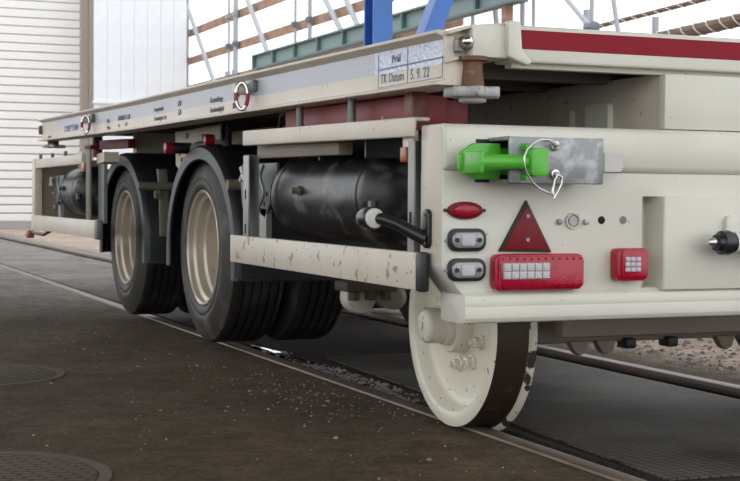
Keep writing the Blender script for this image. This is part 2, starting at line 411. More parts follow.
e = empty('sheet_wall', (5, 32, 0)); tag(e, 'white wall of upright metal sheets behind the trailer deck', 'wall')
MB().box(3.50, 5.68, 32.05, 32.10, 0, 7.2).build('backing', 'plinth', e)
sh = MB().prism([(0.0, 0.0), (0.006, -0.010), (0.301, -0.010), (0.307, 0.0)], 'z', 0.2, 7.2).data('sheet', 'sheet')
for i in range(7):
    s = bpy.data.objects.new('sheet', sh); s.location = (3.51 + i*0.309, 32.05, 0); COL.objects.link(s); adopt(s, e)
MB().box(3.48, 5.68, 31.98, 32.05, 2.86, 2.92).build('ledge', 'sheet', e)

M['pole'] = mat('galvanised_scaffold_tube', (0.36, 0.38, 0.41), 0.5, metal=0.2)
M['board'] = mat('weathered_timber', (0.36, 0.22, 0.15), 0.8, var=0.3, scale=(1, 1, 4))
M['coupler'] = mat('scaffold_coupler', (0.16, 0.18, 0.22), 0.5, metal=0.5)
M['orange'] = mat('orange_strap', (0.65, 0.20, 0.08), 0.6)
M['teal'] = mat('teal_steel', (0.11, 0.18, 0.18), 0.5, var=0.1)
M['tealpane'] = mat('teal_steel_light', (0.20, 0.28, 0.28), 0.5)
M['blue'] = mat('blue_steel_paint', (0.045, 0.165, 0.52), 0.4, var=0.1)
M['brown'] = mat('rusty_truss_steel', (0.17, 0.11, 0.08), 0.8, var=0.3)
M['strap'] = mat('white_strap', (0.7, 0.68, 0.65), 0.6)
e = empty('scaffold', (6.2, 28, 0)); tag(e, 'outdoor tube scaffold with timber boards behind the trailer', 'scaffold')
for (y, r) in ((33.2, .045), (29.75, .03), (29.25, .06), (25.4, .03), (24.6, .045), (21.4, .035), (20.9, .05), (17.9, .03), (16.45, .035), (16.15, .025)):
    p = MB().tube([(6, y, 0), (6, y, 8.5)], r, 8).build('pole', 'pole', e)
    for z in (3.45, 4.05, 4.7):
        MB().box(5.93, 6.02, y-0.07, y+0.07, z-0.05, z+0.05).build('coupler', 'coupler' if z == 4.05 else 'pole', p)
for (z0, z1, y0, y1) in ((3.28, 3.45, 33.4, 18), (3.95, 4.12, 33.4, 18), (4.62, 4.80, 33.4, 22)):
    for a in range(int((y0-y1)//3)):
        MB().box(6.08, 6.12, y0-3*a-2.97, y0-3*a, z0, z1).build('board', 'board', e)
for (y0, z0, y1, z1, r) in ((33.0, 5.3, 29.7, 2.5, .055), (28.6, 5.2, 26.5, 3.3, .055), (24.4, 4.9, 22.4, 3.3, .05), (23.4, 4.9, 21.6, 3.2, .05), (33.4, 2.95, 27.2, 3.0, .025), (17.35, 4.6, 16.9, 2.3, .04)):
    MB().tube([(5.94, y0, z0), (5.94, y1, z1)], r, 8).build('brace', 'pole', e)
MB().tube([(5.9, 30.2, 3.35), (5.9, 30.45, 2.6)], 0.025, 6).build('strap', 'orange', e)
MB().tube([(5.9, 16.5, 4.2), (5.9, 16.8, 2.4)], 0.035, 6).build('strap', 'orange', e)

e = empty('steel_girder', (5.6, 23, 0)); tag(e, 'long teal steel girder raised behind the trailer deck', 'girder')
MB().box(5.45, 5.62, 15.6, 26.4, 3.50, 3.53).build('flange', 'teal', e)
MB().box(5.45, 5.62, 15.6, 26.4, 3.24, 3.27).build('flange', 'teal', e)
for i in range(9):
    MB().box(5.53, 5.55, 15.62+i*1.2, 15.62+i*1.2+1.16, 3.27, 3.50).build('web_panel', 'tealpane', e)
    MB().box(5.46, 5.54, 15.62+i*1.2+1.14, 15.62+i*1.2+1.2, 3.27, 3.50).build('stiffener', 'teal', e)
for y in (26.2, 16.0):
    MB().box(5.48, 5.59, y-0.06, y+0.06, 0, 3.24).build('leg', 'board', e)

e = empty('gantry_column', (4, 15.4, 0)); tag(e, 'blue steel column with slanting blue brace behind the trailer', 'column')
MB().box(3.36, 3.60, 15.20, 15.23, 0, 7).build('flange', 'blue', e)
MB().box(3.36, 3.60, 15.47, 15.50, 0, 7).build('flange', 'blue', e)
MB().box(3.46, 3.50, 15.23, 15.47, 0, 7).build('web', 'blue', e)
MB().prism([(3.45, 1.34), (3.60, 1.18), (5.41, 5.6), (5.16, 5.6)], 'y', 15.22, 15.46).build('brace', 'blue', e)

for (a, b, r, n, lab) in (((8, 16.3, 2.97), (8, 8.0, 3.20), 0.085, 30, 'thick rusty strapped pipe over the right end of the deck'),
                          ((8.3, 18.6, 3.36), (8.3, 9.0, 3.62), 0.034, 34, 'thin rusty strapped pipe above the thicker one at upper right')):
    e = empty('strapped_pipe', a); tag(e, lab, 'pipe', 'rusty pipes beyond the deck')
    A, B = Vector(a), Vector(b); d = (B-A)
    MB().tube([A, B], r, 10).build('pipe', 'brown', e)
    t = d.normalized()
    for i in range(n):
        c = A + d*((i+0.5)/n)
        ring = [c + Vector((math.cos(q)*r*1.07, 0.10*math.sin(q)+0.0, math.sin(q)*r*1.07)) for q in [2*PI*j/10 for j in range(10)]]
        MB().tube(ring, 0.007, 5, closed=True).build('strap', 'strap', e)
    MB().tube([A + Vector((0, .05, .3)), A - Vector((0, 0, A.z))], 0.05, 8).build('stand', 'pole', e)
    B2 = B - t*0.1
    MB().tube([B2, (B2.x, B2.y, 0)], 0.05, 8).build('stand', 'pole', e)
e = empty('tripod_mast', (8, 18.2, 0)); tag(e, 'slender grey pole with slanting stay and knuckle beyond the deck', 'mast')
MB().tube([(8, 18.0, 0), (8, 18.0, 5)], 0.035, 8).build('pole', 'pole', e)
MB().tube([(8, 19.4, 4.3), (8, 18.0, 3.28)], 0.04, 8).build('stay', 'pole', e)
MB().tube([(7.6, 17.0, 4.3), (7.6, 15.77, 0.0)], 0.035, 8).build('stay', 'pole', e)
MB().lathe([(-.12, .02), (-.1, .09), (.1, .09), (.12, .02)], 'y', (8, 18.0, 3.30), 10).build('knuckle', 'coupler', e)

# ================================================================ THE TRAILER
T = empty('road_rail_trailer', (0, 7.0, 0))
tag(T, 'long cream flatbed trailer with road tyres and a cream rail wheel, parked on rails', 'trailer')
def camber(y):
    K = [(3.6, 0), (5.69, .018), (7.54, .029), (10.6, .068)]
    for (a, u), (b, w) in zip(K, K[1:]):
        if y <= b: return u + (w-u)*(y-a)/(b-a)
    return K[-1][1]
def sweep(prof, ys):
    mb = MB(); k = len(prof)
    vs = [(x, y, z + camber(y)) for y in ys for (x, z) in prof]
    fs = [(j*k+i, j*k+(i+1) % k, (j+1)*k+(i+1) % k, (j+1)*k+i) for j in range(len(ys)-1) for i in range(k)]
    fs += [tuple(range(k)), tuple((len(ys)-1)*k + i for i in range(k-1, -1, -1))]
    return mb.add(vs, fs)
DY = [3.672, 4.6, 5.69, 6.6, 7.54, 8.6, 9.6, 10.55]
bp = [(-1.25, 1.273), (-1.11, 1.273), (-1.11, 1.116), (-1.25, 1.116), (-1.25, 1.125), (-1.218, 1.132), (-1.216, 1.250), (-1.25, 1.263)]
beam = sweep(bp, DY).build('deck_beam', 'cream_side', T, bevel=0.002)
beam2 = sweep([(-x, z) for x, z in bp], DY).build('deck_beam', 'cream_side', T, bevel=0.002)
sweep([(-1.2172, 1.178), (-1.2172, 1.248), (-1.2160, 1.248), (-1.2160, 1.178)], [4.20, 4.6, 5.69, 6.6, 7.54, 8.6, 9.6, 10.0]).build('reflective_strip', 'grey_tape', beam)
sweep([(-1.2175, 1.178), (-1.2175, 1.248), (-1.2160, 1.248), (-1.2160, 1.178)], [3.69, 3.9, 4.20]).build('reflective_strip', 'silver_tape', beam)
deck = sweep([(-1.11, 1.236), (-1.11, 1.262), (1.11, 1.262), (1.11, 1.236)], DY).build('deck_plate', 'deck_under', T)
for i in range(17):
    y = 3.98 + i*0.40
    MB().box(-1.11, 1.11, y, y+0.05, 1.165+camber(y), 1.236+camber(y)).build('cross_member', 'deck_under', T)
for x in (-1.0, -0.86, -0.72, -0.58, 0.58, 0.72, 0.86, 1.0):
    sweep([(x-.012, 1.20), (x+.012, 1.20), (x+.012, 1.236), (x-.012, 1.236)], DY).build('rib', 'deck_under', deck)

# lettering on the beam (reads from the far end towards the rear)
RX = (0, -1, 0); UZ = (0, 0, 1)
def letter(body, y, z, size, m='ink', xs=1.0, slope=0.0): text('lettering', body, size, (-1.2186, y, z + camber(y)), (0, -1, -0.0105 if y > 4.5 else -0.006), UZ, m, beam, xs=xs*0.94, space=1.08)
letter('CHIEFTAIN', 9.66, 1.160, 0.058, 'ink_blue', 1.75)
letter('Made in Ireland', 10.30, 1.135, 0.022, 'ink', 0.9)
letter('980 t', 8.28, 1.176, 0.034); letter('9120 mm', 8.28, 1.138, 0.028, xs=0.9)
letter('DA02017-5-58', 7.98, 1.180, 0.038, xs=1.3); letter('1.5 t', 7.98, 1.144, 0.026); letter('5:1/1', 7.80, 1.146, 0.026)
letter('Leergewicht', 7.13, 1.194, 0.034, xs=1.1); letter('6,50', 6.66, 1.200, 0.036)
letter('Gesamtgew. ttt', 7.13, 1.148, 0.034, xs=1.15); letter('3,30', 6.66, 1.157, 0.036)
letter('Gesamtlänge', 6.10, 1.186, 0.036, xs=1.05); letter('8.75m', 5.74, 1.188, 0.036, xs=0.9)
letter('Geschwindigkeit', 6.10, 1.142, 0.034, xs=0.95); letter('20km/h', 5.76, 1.144, 0.034, xs=1.0)
letter('TK Datum', 4.150, 1.149, 0.042, 'ink_grey', 1.02)
letter('5. 9. 22', 3.918, 1.147, 0.045, 'ink_grey', 1.0)
letter('Prüf', 4.06, 1.208, 0.036, 'ink_grey', 1.1)
fr = MB()
for (y0, y1, z0, z1) in ((3.69, 4.17, 1.1375, 1.140), (3.69, 4.17, 1.194, 1.1985), (4.167, 4.17, 1.138, 1.245), (3.69, 3.693, 1.138, 1.20), (3.937, 3.941, 1.138, 1.245)):
    fr.box(-1.2185, -1.2175, y0, y1, z0+.002, z1+.002)
fr.build('stencil_frame', 'ink_grey', beam)

# lashing rings
def ring(y):
    z = 1.232 + camber(y)
    a = MB().cyl('x', (0, y+.03, z-0.020), 0.024, -1.285, -1.215, 16).build('lashing_ring', 'cream_side', T, bevel=0.006)
    P = lambda t, q=0.0: (-1.258 + 0.021*math.cos(t), y - 0.012*math.cos(t), z - 0.050 + 0.054*math.sin(t))
    MB().tube([P(2*PI*i/28) for i in range(28)], 0.0085, 8, closed=True).build('ring', 'steel', a)
    for (t0, t1) in ((-.26, .06), (.92, 1.12)):
        MB().tube([P(PI*(t0+(t1-t0)*i/9)) for i in range(10)], 0.0092, 8).build('red_band', 'red_valve', a)
    MB().box(-1.24, -1.215, y-0.085, y-0.03, z-0.035, z+0.012).build('ring_lug', 'zinc_plate', a, bevel=0.008)
ring(5.50); ring(8.72)

# ---- deck corner with screw lock
ch = MB().box(-1.157, -1.034, 3.622, 3.80, 1.196, 1.290).build('corner_housing', 'cream', T, bevel=0.006)
MB().prism([(-1.052, 1.303), (-1.012, 1.303), (-1.006, 1.222), (-0.972, 1.186), (-0.988, 1.176), (-1.052, 1.20)], 'y', 3.600, 3.632).build('weld_flange', 'cream', ch, bevel=0.006)
MB().prism([(-1.225, 1.268), (-1.16, 1.288), (-1.02, 1.303), (-1.02, 1.293), (-1.16, 1.278), (-1.225, 1.258)], 'y', 3.632, 3.80).build('top_sheet', 'cream_side', ch, bevel=0.002)
MB().box(-1.195, -1.11, 3.73, 3.80, 1.15, 1.265).build('inner_plate', 'cream_side', ch)
MB().prism([(-1.225, 1.258), (-1.195, 1.258), (-1.195, 1.245), (-1.185, 1.245), (-1.185, 1.215), (-1.195, 1.215), (-1.195, 1.198), (-1.16, 1.205), (-1.16, 1.196), (-1.225, 1.178)], 'y', 3.66, 3.675).build('notched_plate', 'cream_side', ch, bevel=0.002)
MB().box(-1.20, -1.175, 3.64, 3.70, 1.212, 1.245).build('lock_block', 'galv_dull', ch, bevel=0.003)
bl = MB(); bl.lathe([(0.0165*math.cos(t), 0.0165*math.sin(t)) for t in [PI*i/12 for i in range(13)]], 'y', (-1.176, 3.615, 1.238), 20); bl.build('lock_ball', 'chrome', ch, ang=60)
MB().cyl('y', (-1.172, 0, 1.238), 0.019, 3.622, 3.65, 18).build('ball_seat', 'rust', ch)
sc_ = MB().lathe([(1.200, .045), (1.188, .045), (1.186, .028), (1.165, .028), (1.112, .034), (1.108, .02)], 'z', (-1.136, 3.66, 0), 28).build('locking_screw', 'rust', T)
hw = [((0.074+0.011*math.cos(7*t))*math.cos(t) - 1.136, (0.074+0.011*math.cos(7*t))*math.sin(t) + 3.66) for t in [2*PI*i/84 for i in range(84)]]
MB().prism(hw, 'z', 1.082, 1.112).build('hand_wheel', 'cast', sc_, bevel=0.006)
MB().cyl('z', (-1.136, 3.66, 0), 0.04, 1.068, 1.083, 24).build('hub', 'cast', sc_, bevel=0.004)
# far front corner: the same kind of lock
sc2 = MB().lathe([(1.20, .05), (1.17, .04), (1.15, .04)], 'z', (-1.17, 10.36, 0), 20).build('locking_screw', 'rust', T)
MB().prism([(x-0.028, y+6.70) for x, y in hw], 'z', 1.13, 1.152).build('hand_wheel', 'cast', sc2, bevel=0.004)
MB().box(-1.235, -1.20, 10.55, 10.62, 1.235, 1.30).build('front_hook', 'rust', T, bevel=0.01)

# ---- rear cross beam of the deck
rb = MB().prism([(3.650, 1.190), (3.646, 1.196), (3.646, 1.294), (3.652, 1.298), (3.75, 1.298), (3.75, 1.19)], 'x', -1.02, 1.25).build('rear_deck_beam', 'cream', T, bevel=0.003)
MB().box(-1.003, 1.20, 3.6445, 3.6462, 1.2285, 1.284).build('reflective_strip', 'red_tape', rb)
MB().box(-1.00, 1.20, 3.68, 3.72, 1.176, 1.19).build('lower_flange', 'cream_side', rb)

# ---- chassis under the deck
for s in (-1, 1):
    x0, x1 = sorted((s*0.48, s*0.37))
    MB().box(x0, x1, 3.70, 10.5, 0.86, 1.18).build('chassis_beam', 'cream_dusty', T, bevel=0.004)
MB().box(-0.48, 0.48, 3.655, 3.70, 1.008, 1.178).build('chassis_end_plate', 'cream', T, bevel=0.004)
MB().prism(rrect(4.02, 1.05, 0.14, 0.11, 0.012), 'x', -0.50, -0.48).build('bracket_plate', 'cream', T)
MB().prism(rrect(4.26, 1.04, 0.14, 0.11, 0.012), 'x', -0.50, -0.48).build('bracket_plate', 'cream_dusty', T)
MB().box(-0.85, 0.85, 9.1, 9.2, 0.95, 1.2).build('bulkhead', 'cream_dusty', T)

# ---- red subframe
MB().prism([(3.98, 1.010), (5.27, 1.035), (5.27, 1.130), (3.98, 1.112)], 'x', -1.15, -1.06).build('red_subframe', 'red_frame', T, bevel=0.004)
MB().prism([(4.05, 1.0), (4.05, 1.105), (4.035, 1.128), (4.012, 1.133), (3.99, 1.128), (3.975, 1.105), (3.975, 1.0)], 'x', -1.185, -1.13).build('red_stop_post', 'red_rust', T, bevel=0.012)
MB().box(-1.06, -0.98, 4.0, 4.5, 1.0, 1.10).build('red_subframe', 'red_frame', T, bevel=0.004)
for y in (4.44, 4.96):
    MB().cyl('z', (-1.2, y, 0), 0.014, 1.02, 1.13, 12).build('support_rod', 'zinc_plate', T)
MB().prism([(9.0, 1.095), (9.9, 1.11), (9.9, 1.175), (9.0, 1.155)], 'x', -0.93, -0.88).build('red_subframe', 'red_frame', T, bevel=0.003)
MB().tube([(-.9, 10.1, 1.25), (-.9, 10.1, 1.06)], 0.035, 10).build('red_support_leg', 'red_frame', T)
MB().box(-.97, -.83, 10.0, 10.22, 1.12, 1.145).build('red_foot_plate', 'red_frame', T)
MB().tube([(-1.0, 10.16, 1.10), (-1.02, 10.16, 0.98), (-1.0, 10.2, 0.93)], 0.008, 8).build('safety_chain', 'steel', T)

# ================================================================ rear end
PX = -1.235
rbm = MB().prism([(3.648, .870), (3.634, .878), (3.628, .890), (3.628, .980), (3.634, .996), (3.652, 1.006), (3.80, 1.006), (3.80, .870)], 'x', PX, 1.235).build('rear_bumper_beam', 'cream', T, bevel=0.007, seg=3)
MB().box(-.60, 1.235, 3.715, 3.79, .43, .873).build('recess_plate', 'cream', T)
ck = MB().prism([(3.652, .606), (3.652, .985), (3.664, 1.0), (3.79, 1.0), (3.79, .606)], 'x', PX-.0015, PX+.01).build('warm_light_cheek', 'cream_side', T, bevel=0.001)  # added thin plate, warm side light put into its colour
pl = MB().prism([(PX, .873), (PX, .600), (-1.231, .588), (-1.166, .508), (-1.166, .43), (-.560, .43), (-.560, .800), (1.235, .800), (1.235, .873)], 'y', 3.648, 3.80).build('rear_plate', 'cream', T, bevel=0.004)
lip = MB().prism([(3.650, .524), (3.632, .510), (3.628, .500), (3.626, .484), (3.6275, .478), (3.626, .474), (3.626, .445), (3.634, .432), (3.65, .429), (3.78, .429), (3.78, .524)], 'x', -1.170, 1.235).build('bumper_lip', 'cream', T, bevel=0.002)
MB().prism([(-0.510, 3.72), (-0.503, 3.624), (-.498, 3.618), (0.50, 3.618), (0.55, 3.648), (0.55, 3.72)], 'z', .517, .802).build('coupling_block', 'cream', T, bevel=0.004)

def screw_part(x, z, r, y0, y1, m, parent, n=6): return MB().cyl('y', (x, 0, z), r, y0, y1, n).build('screw', m, parent)
# oval red marker
m1 = MB().prism([(-1.166 + .056*math.cos(t), .757 + .0255*math.sin(t)) for t in [2*PI*i/32 for i in range(32)]], 'y', 3.634, 3.650).build('marker_lamp', 'red_dark', T, bevel=0.004)
m1['label'] = 'oval dark red reflector'
MB().prism([(-1.166 + .040*math.cos(t), .757 + .017*math.sin(t)) for t in [2*PI*i/28 for i in range(28)]], 'y', 3.628, 3.636).build('lens', 'red_lens', m1, bevel=0.003)
for dx in (-.062, .062): screw_part(-1.166+dx, .757, .005, 3.64, 3.65, 'black', m1, 8)
# clear marker lamps
for zc in (.672, .586):
    m2 = MB().prism(rrect(-1.160, zc, .120, .066, .026), 'y', 3.632, 3.650).build('marker_lamp', 'black', T, bevel=0.004)
    m2['label'] = 'clear marker lamp in black housing'
    MB().prism(rrect(-1.164, zc, .098, .046, .018), 'y', 3.618, 3.634).build('lens', 'clear_lens', m2, bevel=0.005)
    MB().prism(rrect(-1.166, zc, .042, .032, .006), 'y', 3.6155, 3.619).build('led', 'led', m2, bevel=0.001)
    for dx in (-.036, .036): MB().cyl('y', (-1.166+dx, 0, zc), .007, 3.614, 3.619, 10).build('screw', 'black', m2)
    screw_part(-1.222, zc-.002, .006, 3.642, 3.65, 'galv_dull', m2, 8)
# triangle reflector
tr = MB().prism([(-1.056, .638), (-.881, .634), (-.967, .788)], 'y', 3.636, 3.650).build('triangle_reflector', 'black', T, bevel=0.003)
tr['label'] = 'dark red triangular reflector'
MB().prism([(-1.046, .644), (-.891, .640), (-.967, .776)], 'y', 3.632, 3.637).build('lens', 'red_dark', tr, bevel=0.002)
for z in (.672, .741): MB().cyl('y', (-.967, 0, z), .0065, 3.627, 3.634, 6).build('screw', 'galv', tr)
# large tail lamp
tl = MB().prism(rrect(-.934, .578, .296, .106, .020), 'y', 3.612, 3.650).build('tail_lamp', 'red_lens', T, bevel=0.006, seg=3)
tl['label'] = 'long red tail lamp with white reversing window'
MB().prism(rrect(-.931, .578, .284, .092, .012), 'y', 3.606, 3.614).build('lens', 'red_lens', tl, bevel=0.004)
MB().prism(rrect(-.983, .5815, .156, .048, .004), 'y', 3.6035, 3.607).build('window', 'clear_lens', tl, bevel=0.001)
cell = MB().prism(rrect(0, 0, .0230, .0212, .003), 'y', 3.600, 3.604).data('led', 'led', bevel=0.002)
for i in range(6):
    for j in range(2):
        c = bpy.data.objects.new('led', cell); c.location = (-1.0460 + i*.0252, 0, .570 + j*.0232); COL.objects.link(c); adopt(c, tl)
tiny = MB().cyl('y', (0, 0, 0), .003, 3.604, 3.607, 8).data('led_dot', 'red_dark')
for i in range(12):
    for z in (.540, .617):
        c = bpy.data.objects.new('led_dot', tiny); c.location = (-1.06 + i*.0235, 0, z); COL.objects.link(c); adopt(c, tl)
# small square lamp
ql = MB().prism(rrect(-.620, .596, .108, .098, .016), 'y', 3.606, 3.650).build('fog_lamp', 'red_lens', T, bevel=0.006, seg=3)
ql['label'] = 'small square red lamp with white window'
MB().prism(rrect(-.615, .598, .092, .082, .010), 'y', 3.600, 3.608).build('lens', 'red_lens', ql, bevel=0.003)
cell2 = MB().prism(rrect(0, 0, .0165, .0135, .002), 'y', 3.595, 3.601).data('led', 'led', bevel=0.0015)
for i in range(3):
    for j in range(3):
        c = bpy.data.objects.new('led', cell2); c.location = (-.643 + i*.0185, 0, .582 + j*.0155); COL.objects.link(c); adopt(c, ql)
# socket, bolts and holes
so = MB().lathe([(3.650, .024), (3.640, .024), (3.640, .019), (3.647, .018), (3.647, 0)], 'y', (-.807, 0, .727), 24).build('socket', 'cream_dusty', T)
MB().cyl('y', (-.807, 0, .727), .014, 3.641, 3.648, 16).build('plug_disc', 'cast', so)
for x in (-.853, -.762): MB().cyl('y', (x, 0, .724), .0095, 3.636, 3.650, 6).build('bolt', 'galv', T, bevel=0.002)
for x, m in ((-.706, 'dark_hole'), (-.630, 'zinc_plate')): MB().cyl('y', (x, 0, .729), .012, 3.6465, 3.649, 18).build('drilled_hole', m, T)

# ---- sleeve for the green locking bar
sv = MB()
sv.box(-1.10, -.793, 3.500, 3.508, .836, .966)
sv.box(-1.10, -.793, 3.508, 3.636, .956, .966)
sv.box(-1.10, -.793, 3.508, 3.636, .836, .846)
sv = sv.build('galvanised_sleeve', 'galv', T, bevel=0.002)
MB().box(-1.14, -.80, 3.622, 3.635, .838, .962).build('back_plate', 'black', sv)
for (x, z) in ((-.957, .942), (-.957, .862)):
    MB().cyl('y', (x, 0, z), .014, 3.488, 3.500, 16).build('washer', 'steel', sv, bevel=0.002)
    MB().cyl('y', (x, 0, z), .008, 3.478, 3.490, 6).build('nut', 'cast', sv)
def cp(px, py): return (-.957 + (px-554)*.00312, 3.478, .942 - (py-146)*.00284)
cable = [cp(*p) for p in ((554, 146), (548, 145), (540, 141), (530, 141), (521, 145), (514, 151), (511, 158), (511, 166), (514, 174), (520, 182), (528, 188), (538, 192), (546, 194), (550, 196))]
cable = [(x, 3.478 - 0.05*math.sin(PI*i/13), z) for i, (x, y, z) in enumerate(cable)]
MB().tube(cable, .0028, 8).build('safety_cable', 'steel', sv)
MB().tube([cp(550, 197), cp(549, 190), cp(551, 180), cp(554, 175), cp(558, 177), cp(558, 184), cp(554, 192), cp(550, 199)], .0038, 8).build('lynch_pin', 'steel', sv)
MB().tube([cp(554, 146), cp(550, 143), cp(545, 141), cp(540, 141)], .005, 8).build('cable_sleeve', 'cast', sv)

g = empty('locking_bar', (-1.1, 3.5, .86)); tag(g, 'bright green steel locking bar pushed into the galvanised sleeve', 'locking bar')
MB().prism([(-1.225, .918), (-1.18, .948), (-1.095, .948), (-1.095, .846), (-1.18, .846), (-1.225, .872)], 'y', 3.560, 3.580).build('plate', 'green', g, bevel=0.004)
MB().prism([(-1.16, .935), (-1.06, .935), (-1.06, .860), (-1.16, .860)], 'y', 3.580, 3.610).build('tongue', 'green', g, bevel=0.004)
MB().box(-1.217, -1.202, 3.452, 3.590, .862, .921).build('head', 'green', g, bevel=0.004)
MB().tube([(-1.215, 3.472, .892), (-1.04, 3.472, .895)], .0215, 20).build('handle', 'green', g)
MB().prism(rrect(-1.034, .894, .054, .078, .012), 'y', 3.440, 3.499).build('end_block', 'green', g, bevel=0.004)
MB().cyl('y', (-1.058, 0, .938), .010, 3.462, 3.498, 6).build('pin', 'green', g)
MB().cyl('y', (-1.058, 0, .852), .010, 3.462, 3.498, 6).build('pin', 'green', g)
MB().box(-.86, -.758, 3.55, 3.575, .872, .928).build('tip', 'green', g)
MB().prism(rrect(-.728, .899, .075, .052, .016), 'y', 3.556, 3.572).build('wear_tip', 'wear', g)

# ---- brake hose at the right
hz = MB().lathe([(-.392, 0), (-.392, .010), (-.378, .014), (-.360, .014), (-.360, .010)], 'x', (0, 3.55, .664), 14).build('hose_nipple', 'steel', T)
hz2 = MB().lathe([(-.366, .014), (-.362, .026), (-.348, .029), (-.344, .037), (-.318, .038), (-.314, .031), (-.28, .031), (-.28, 0)], 'x', (0, 3.55, .662), 16).build('hose_coupling', 'black_gloss', T)
MB().cyl('x', (0, 3.55, .662), .0335, -.300, -.287, 18).build('white_band', 'white_post', hz2)
MB().tube([(-.29, 3.55, .662), (-.2, 3.545, .662), (-.1, 3.55, .64), (0.0, 3.58, .60), (0.05, 3.64, .58)], .030, 14).build('hose', 'black_gloss', hz2)
MB().prism(rrect(-.262, .700, .05, .09, .02), 'y', 3.60, 3.632).build('hose_clamp', 'cream', T, bevel=0.003)

# ---- side marker on a rubber arm
sm = MB().prism(rrect(3.735, .702, .042, .115, .02), 'x', -1.250, -1.234).build('marker_arm', 'black_gloss', T, bevel=0.004)
MB().tube([(-1.245, 3.735, .672), (-1.28, 3.76, .692), (-1.315, 3.79, .716), (-1.340, 3.82, .728), (-1.36, 3.86, .730)], [.022, .020, .018, .018, .021], 14).build('arm', 'black_gloss', sm)
MB().cyl('y', (-1.366, 0, .731), .034, 3.840, 3.900, 22).build('lamp_body', 'black_gloss', sm, bevel=0.005)
MB().cyl('y', (-1.366, 0, .731), .030, 3.831, 3.842, 22).build('lens', 'pale_lens', sm, bevel=0.004)
MB().cyl('y', (-1.366, 0, .731), .030, 3.898, 3.912, 22).build('lens', 'pale_lens', sm, bevel=0.004)
for z in (.660, .745): MB().cyl('x', (0, 3.735, z), .006, -1.256, -1.249, 8).build('bolt', 'galv_dull', sm)

# ================================================================ side box with air tank (rear), and the one further forward
bar = MB().prism([(3.756, .521), (5.615, .521), (5.615, .632), (3.756, .632)], 'x', -1.270, -1.245).build('side_guard_bar', 'cream_bar', T, bevel=0.004)
MB().box(-1.271, -1.243, 3.710, 3.756, .518, .634).build('end_cap', 'black', bar, bevel=0.008)
hood = MB()
hood.prism([(3.806, .972), (5.49, .996), (5.49, 1.057), (3.806, 1.031)], 'x', -1.258, -1.246)
hood.prism([(3.806, 1.019), (5.49, 1.045), (5.49, 1.057), (3.806, 1.031)], 'x', -1.246, -1.20)
hood.build('tank_hood', 'cream_side', T, bevel=0.006, seg=3)
MB().prism([(4.55, .938), (5.46, .945), (5.46, 1.0), (4.55, .985)], 'x', -1.205, -1.15).build('hood_rail', 'underside', T, bevel=0.004)  # darker paint carries the shade below the hood
for y in (4.36, 4.80): MB().box(-1.18, -.80, y, y+.012, .925, 1.02).build('tank_bracket', 'black', T)
MB().box(-0.78, -0.76, 3.9, 5.6, .62, 1.02).build('box_back_plate', 'black', T)
def post(y0, y1, z0, z1):
    p = MB()
    p.box(-1.246, -1.238, y0, y1, z0, z1); p.box(-1.238, -1.20, y0, y0+.006, z0, z1); p.box(-1.238, -1.20, y1-.006, y1, z0, z1)
    p = p.build('post', 'galv_dull', T, bevel=0.0015)
    for z in (z0+.06, z0+.20): MB().prism(rrect((y0+y1)/2, z, .012, .04, .005), 'x', -1.2475, -1.2455).build('slot', 'dark_hole', p)
    return p
post(3.822, 3.868, .53, .962); post(5.445, 5.515, .60, .958)
MB().box(-1.235, -1.215, 3.86, 3.935, .90, .995).build('lamp_plate', 'cream_side', T, bevel=0.003)
MB().box(-1.246, -1.235, 3.885, 3.93, .90, .945).build('side_reflector', 'amber', T, bevel=0.004)
def tank(yc0, yc1, x, z, r):
    pr = [(yc0, 0.0)] + [(yc0 + .10*(1-math.cos(t)), r*math.sin(t)) for t in [PI/2*i/8 for i in range(1, 9)]]
    pr += [(yc0+.13, r), (yc0+.132, r+.004), (yc0+.15, r+.004), (yc0+.152, r), (yc1-.152, r), (yc1-.15, r+.004), (yc1-.132, r+.004), (yc1-.13, r)]
    pr += [(yc1 - .10*(1-math.cos(t)), r*math.sin(t)) for t in [PI/2*i/8 for i in range(8, 0, -1)]] + [(yc1, 0.0)]
    t = MB().lathe(pr, 'y', (x, 0, z), 48).build('air_tank', 'tank', T, ang=50)
    ym = yc0 + (yc1-yc0)*0.62
    MB().lathe([(-r-.035, 0), (-r-.035, .014), (-r-.012, .014), (-r-.012, .021), (-r+.01, .021)], 'x', (x, ym, z+.02), 6).build('drain_plug', 'dust_steel', t)
    tg = MB().box(x-.158, x-.142, yc0+.022, yc0+.05, z-.055, z-.015)
    tg.build('type_plate', 'zinc_plate', t)
    return t
tank(4.38, 5.52, -0.985, .795, .170)
tank(9.58, 10.30, -0.985, .815, .170)
